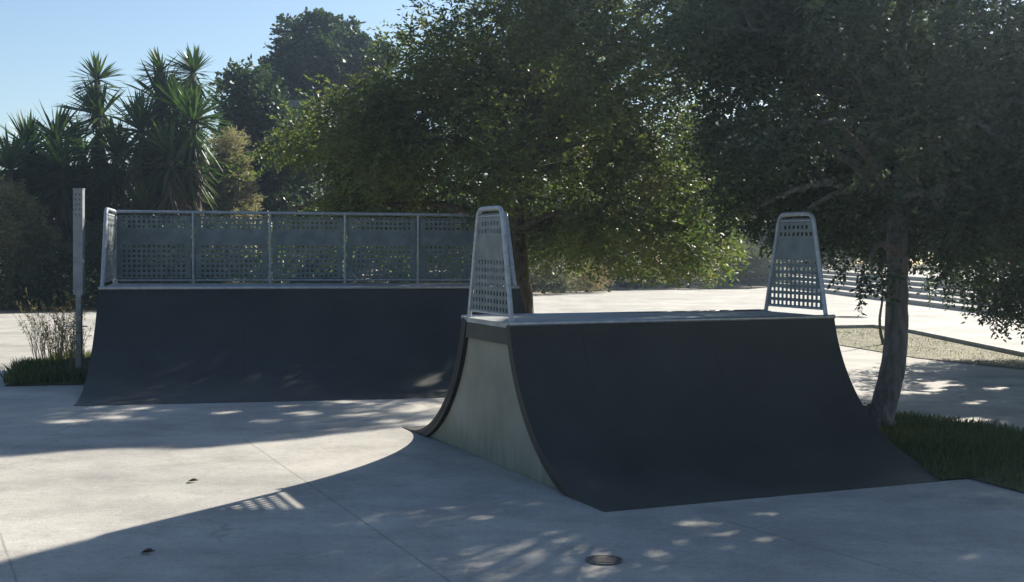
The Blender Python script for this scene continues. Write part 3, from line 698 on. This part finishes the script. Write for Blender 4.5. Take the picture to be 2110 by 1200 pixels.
def yucca(label, base, heads, Y):
    base = np.array(base, float); e = empty('yucca', base, label, 'yucca', 'yuccas at the left edge of the plaza'); TV, TF = [], []; G1, D1 = [], []
    for h in heads:
        px, py, rp = h[:3]; dy = h[3] if len(h) > 3 else random.uniform(-1.2, 1.2)
        c = at(px, py, Y+dy); r = rp*(Y+dy)/F_
        n = random.randint(70, 110); G1.append(blade_set(c, n, r*1.08, .062*r/.8+.01, 0, (-.35, 1.5), .16)); G1.append(blade_set(c-np.array([0, 0, r*.3]), 60, r*1.0, .06*r/.8+.01, 0, (-.9, .35), .3))
        for q in range(3): D1.append(blade_set(c-np.array([0, 0, r*(.55+.35*q)]), 34, r*.8, .045*r/.8+.01, 0, (-1.45, -.6), .1))
        m = base+np.array([(c[0]-base[0])*.35+random.uniform(-.2, .2), (c[1]-base[1])*.4, c[2]*.45])
        tube(TV, TF, [Vector(p) for p in spline([rel(base, base), rel(m, base), rel(c, base)], 5)], [.2-.011*i for i in range(11)], 9, wob=.08)
    for nm, A, mm in (('leaf_rosettes', G1, L_yucca), ('dead_leaf_skirt', D1, L_dead)):
        A = np.concatenate(A).reshape(-1, 3)-base; mesh(nm, A, np.arange(len(A)).reshape(-1, 7), mm, e)
    mesh('trunk', TV, TF, M_bark, e, smooth=True)
YY = 37
def yb_(px, Y=YY): return (at(px, 500, Y)[0], Y, 0)
yucca('yucca with one lone spiky head clear against the sky, left of its group', yb_(190), [(200, 165, 58, 0), (208, 240, 84, 0), (170, 320, 90), (240, 320, 90), (215, 420, 95), (150, 400, 90), (190, 500, 90), (260, 480, 80)], YY)
yucca('tall yucca with several crowded spiky heads, right of the lone one', yb_(340, 36), [(332, 150, 56, 0), (330, 210, 84, .3), (400, 150, 60, .5), (290, 270, 90), (345, 300, 90), (370, 225, 80), (310, 380, 95), (360, 350, 90), (330, 470, 95)], 36)
yucca('bright green yucca whose leaves fan out over the pale bush', yb_(390, 35), [(398, 250, 80, -.5), (385, 325, 80, -.3), (350, 320, 80, -.8), (370, 410, 70), (300, 440, 80)], 35)
yucca('low dark yucca mass at the left edge of the view', yb_(70, 36), [(60, 310, 86), (115, 290, 84), (20, 350, 90), (90, 380, 95), (30, 430, 90), (130, 350, 90), (-30, 340, 86), (100, 460, 90), (-30, 430, 90), (60, 500, 80)], 36)

# bushes
def bush(label, blobs, Y, lm, base, name='bush', cat='bush', group='bushes round the plaza', jit=.7, **kw):
    d = dict(per=12, rc=(.18, .3), tw=11, nl=7, tl=.26, ln=.1, wd=.04, droop=-.3, limbs=40, twig_r=.006, minz=.0); d.update(kw)
    bx = at(base, 500, Y)[0]; B = ib(blobs, Y, jit); B = B+[(np.array([c[0]+random.uniform(-.1, .1), c[1], r*.5]), r*.9) for c, r in B if r*.9 < c[2] < 2.2]; zt = max(.3, np.mean([b[0][2] for b in B])*.5)
    return make_tree(name, label, cat, (bx, Y, 0), [(bx, Y, 0), (bx+.03, Y, zt*.5), (bx, Y, zt)], (.07, .04), B, lm, M_bark, group=group, **d)
bush('pale golden feathery bush lit by the sun behind the yuccas', [(460, 315, 28), (485, 350, 32), (445, 360, 36), (492, 400, 30), (455, 410, 42), (420, 410, 30), (475, 450, 45), (430, 480, 50), (482, 290, 16), (395, 470, 45), (350, 490, 40)], 37.6, L_pale, 450, per=44, ln=.13, wd=.035, rc=(.25, .4), limbs=40, droop=.1)
bush('yellowish bush at the left edge below the yuccas', [(10, 420, 35), (40, 460, 40), (0, 480, 40), (70, 500, 40), (30, 540, 45), (-20, 530, 40), (60, 440, 22), (5, 400, 20)], 31.6, L_olive, 20, per=24)
bush('dark green bush at the left edge of the pavement', [(20, 590, 40), (80, 580, 45), (130, 560, 45), (110, 610, 30), (0, 610, 30), (170, 590, 40), (140, 530, 35), (60, 620, 20), (150, 625, 20)], 31.5, L_dark, 80, per=16)
bush('dull green bush beside the post, left of the wide ramp', [(200, 560, 45), (230, 600, 45), (190, 620, 25), (250, 540, 50), (300, 580, 60), (210, 500, 40), (280, 500, 50), (350, 560, 60), (420, 570, 60), (480, 540, 60)], 34, L_olive, 230, per=12)
bush('grey green bush at the far pavement edge nearest the broad trunk', [(1110, 572, 26), (1145, 565, 26), (1090, 580, 20), (1160, 588, 18), (1125, 555, 18)], 43, L_grey, 1120, per=18, rejects=False)
bush('brown dry bush left of the thin dark post', [(1185, 572, 24), (1215, 568, 26), (1236, 576, 20), (1200, 588, 15), (1222, 558, 16)], 44.5, L_straw, 1210, per=22, rejects=False, ln=.11, wd=.02)
bush('bluish green bush right of the thin dark post', [(1285, 570, 26), (1320, 565, 26), (1350, 575, 22), (1300, 590, 10)], 48, L_dark, 1310, per=14, rejects=False)
bush('green bush under the drooping end of the broad tree', [(1390, 565, 26), (1420, 555, 28), (1450, 568, 24), (1480, 578, 16)], 49.5, L_olive, 1420, per=14, rejects=False)
bush('tall grey grassy bush left of the far guard of the near ramp', [(1505, 555, 26), (1540, 545, 28), (1570, 550, 26), (1590, 560, 20), (1530, 570, 20), (1560, 535, 16), (1520, 535, 16)], 52, L_grey, 1545, per=24, rejects=False, ln=.35, wd=.02, droop=-1.3, rc=(.2, .3), nl=4)
bush('dark bush behind the terrace steps', [(1640, 545, 26), (1690, 540, 28), (1740, 530, 30), (1790, 530, 30)], 66, L_dark, 1710, per=12)
bush('low dark bush at the far end of the terrace', [(1850, 515, 26), (1910, 515, 28), (1970, 510, 30), (2040, 510, 30), (2100, 505, 30)], 70, L_dark, 1960, per=12)

bush('long dark bush behind the left half of the back rail', [(x, random.uniform(530, 575), 38) for x in range(190, 580, 32)]+[(x, random.uniform(480, 510), 34) for x in range(210, 600, 45)], 33, L_dark, 380, per=14, rejects=False, limbs=60)
bush('long dark bush behind the right half of the back rail', [(x, random.uniform(525, 550), 30) for x in range(580, 1060, 34)]+[(x, random.uniform(480, 500), 30) for x in range(590, 1060, 45)], 41, L_dark, 820, per=18, rejects=False, limbs=60)

# tall weeds left of ramp
wv = []
e = empty('tall_weeds', (-5.6, 15.2, .05), 'tall dry weeds with thin stems growing from the grass mound left of the wide ramp', 'weeds')
TV, TF = [], []
for i in range(120):
    px = random.triangular(25, 185, 150); b = G(px, random.uniform(745, 785)); b[2] = .05
    if px < 70: b = G(random.uniform(75, 120), 765); b[2] = .05
    h = random.uniform(.35, .95)*(1 if px > 60 else .9); lean = (random.gauss(-.06, .14) if px > 70 else random.uniform(-.5, -.2))
    p0 = Vector(b); p2 = p0+Vector((lean*h*1.2, random.gauss(0, .1), h)); p1 = (p0+p2)/2+Vector((-lean*.12, 0, h*.08))
    pts = spline([p0, p1, p2], 3); loc = [p-Vector((-5.6, 15.2, .05)) for p in pts]
    tube(TV, TF, loc, [.0035-.0004*k for k in range(len(loc))], 4, cap=False)
    P = np.array([tuple(p) for p in loc]); k = 14
    idx = RNG.uniform(.25, 1, k)*(len(P)-1); j = np.floor(idx).astype(int).clip(0, len(P)-2); fr_ = (idx-j)[:, None]
    Q = P[j]*(1-fr_)+P[j+1]*fr_; D = unit(RNG.normal(0, .5, (k, 3))+np.array([0, 0, .6])); wv.append(leaves(Q, D, unit(RNG.normal(size=(k, 3))), .055, .011))
wv = np.concatenate(wv).reshape(-1, 3)
mesh('seed_heads', wv, np.arange(len(wv)).reshape(-1, 4), L_straw, e); mesh('stems', TV, TF, L_straw, e)

# ------------------------------------------------------------------ thin scattering volume, added to imitate the lens-flare veil
V, Fc = [], []; box(V, Fc, (-122, -44, -1.03), (122, 132, 17)); 
hm = bpy.data.materials.new('flare_veil_air'); hm.use_nodes = True; hn = hm.node_tree.nodes; hn.remove(hn['Principled BSDF'])
pv = hn.new('ShaderNodeVolumePrincipled'); pv.inputs['Color'].default_value = (.62, .8, 1, 1); pv.inputs['Density'].default_value = .0013; pv.inputs['Anisotropy'].default_value = .8
hm.node_tree.links.new(pv.outputs[0], hn['Material Output'].inputs['Volume'])
tag(mesh('flare_veil', V, Fc, hm), kind='stuff', label='thin scattering air over the whole plaza, added to imitate lens-flare glare')

# ------------------------------------------------------------------ building glimpsed between the trees
by = 45; c0 = at(548, 240, by); c1 = at(662, 240, by); zt = float(at(600, 206, by)[2])
b_ = empty('building', ((c0[0]+c1[0])/2, by+3, 0), 'grey flat-roofed building glimpsed between dark trees', 'building'); hw = (c1[0]-c0[0])/2
V, Fc = [], []; box(V, Fc, (-hw+.15, -2.6, -.03), (hw-.15, 3, zt-.75)); mesh('wall', V, Fc, M_wall, b_)
V, Fc = [], []; box(V, Fc, (-hw, -3, zt-.747), (hw, 3.3, zt)); mesh('roof', V, Fc, M_wall, b_)
for k in range(3):
    for zz in (1.2, 4.4):
        x = -hw+.55+k*.75*hw/1.2*.8
        V, Fc = [], []; box(V, Fc, (x, -2.63, zz), (x+.5, -2.604, zz+1.2)); f = mesh('window', V, Fc, M_trim, b_)
        V, Fc = [], []; box(V, Fc, (x+.05, -2.645, zz+.05), (x+.45, -2.632, zz+1.15)); mesh('pane', V, Fc, M_glass, f)
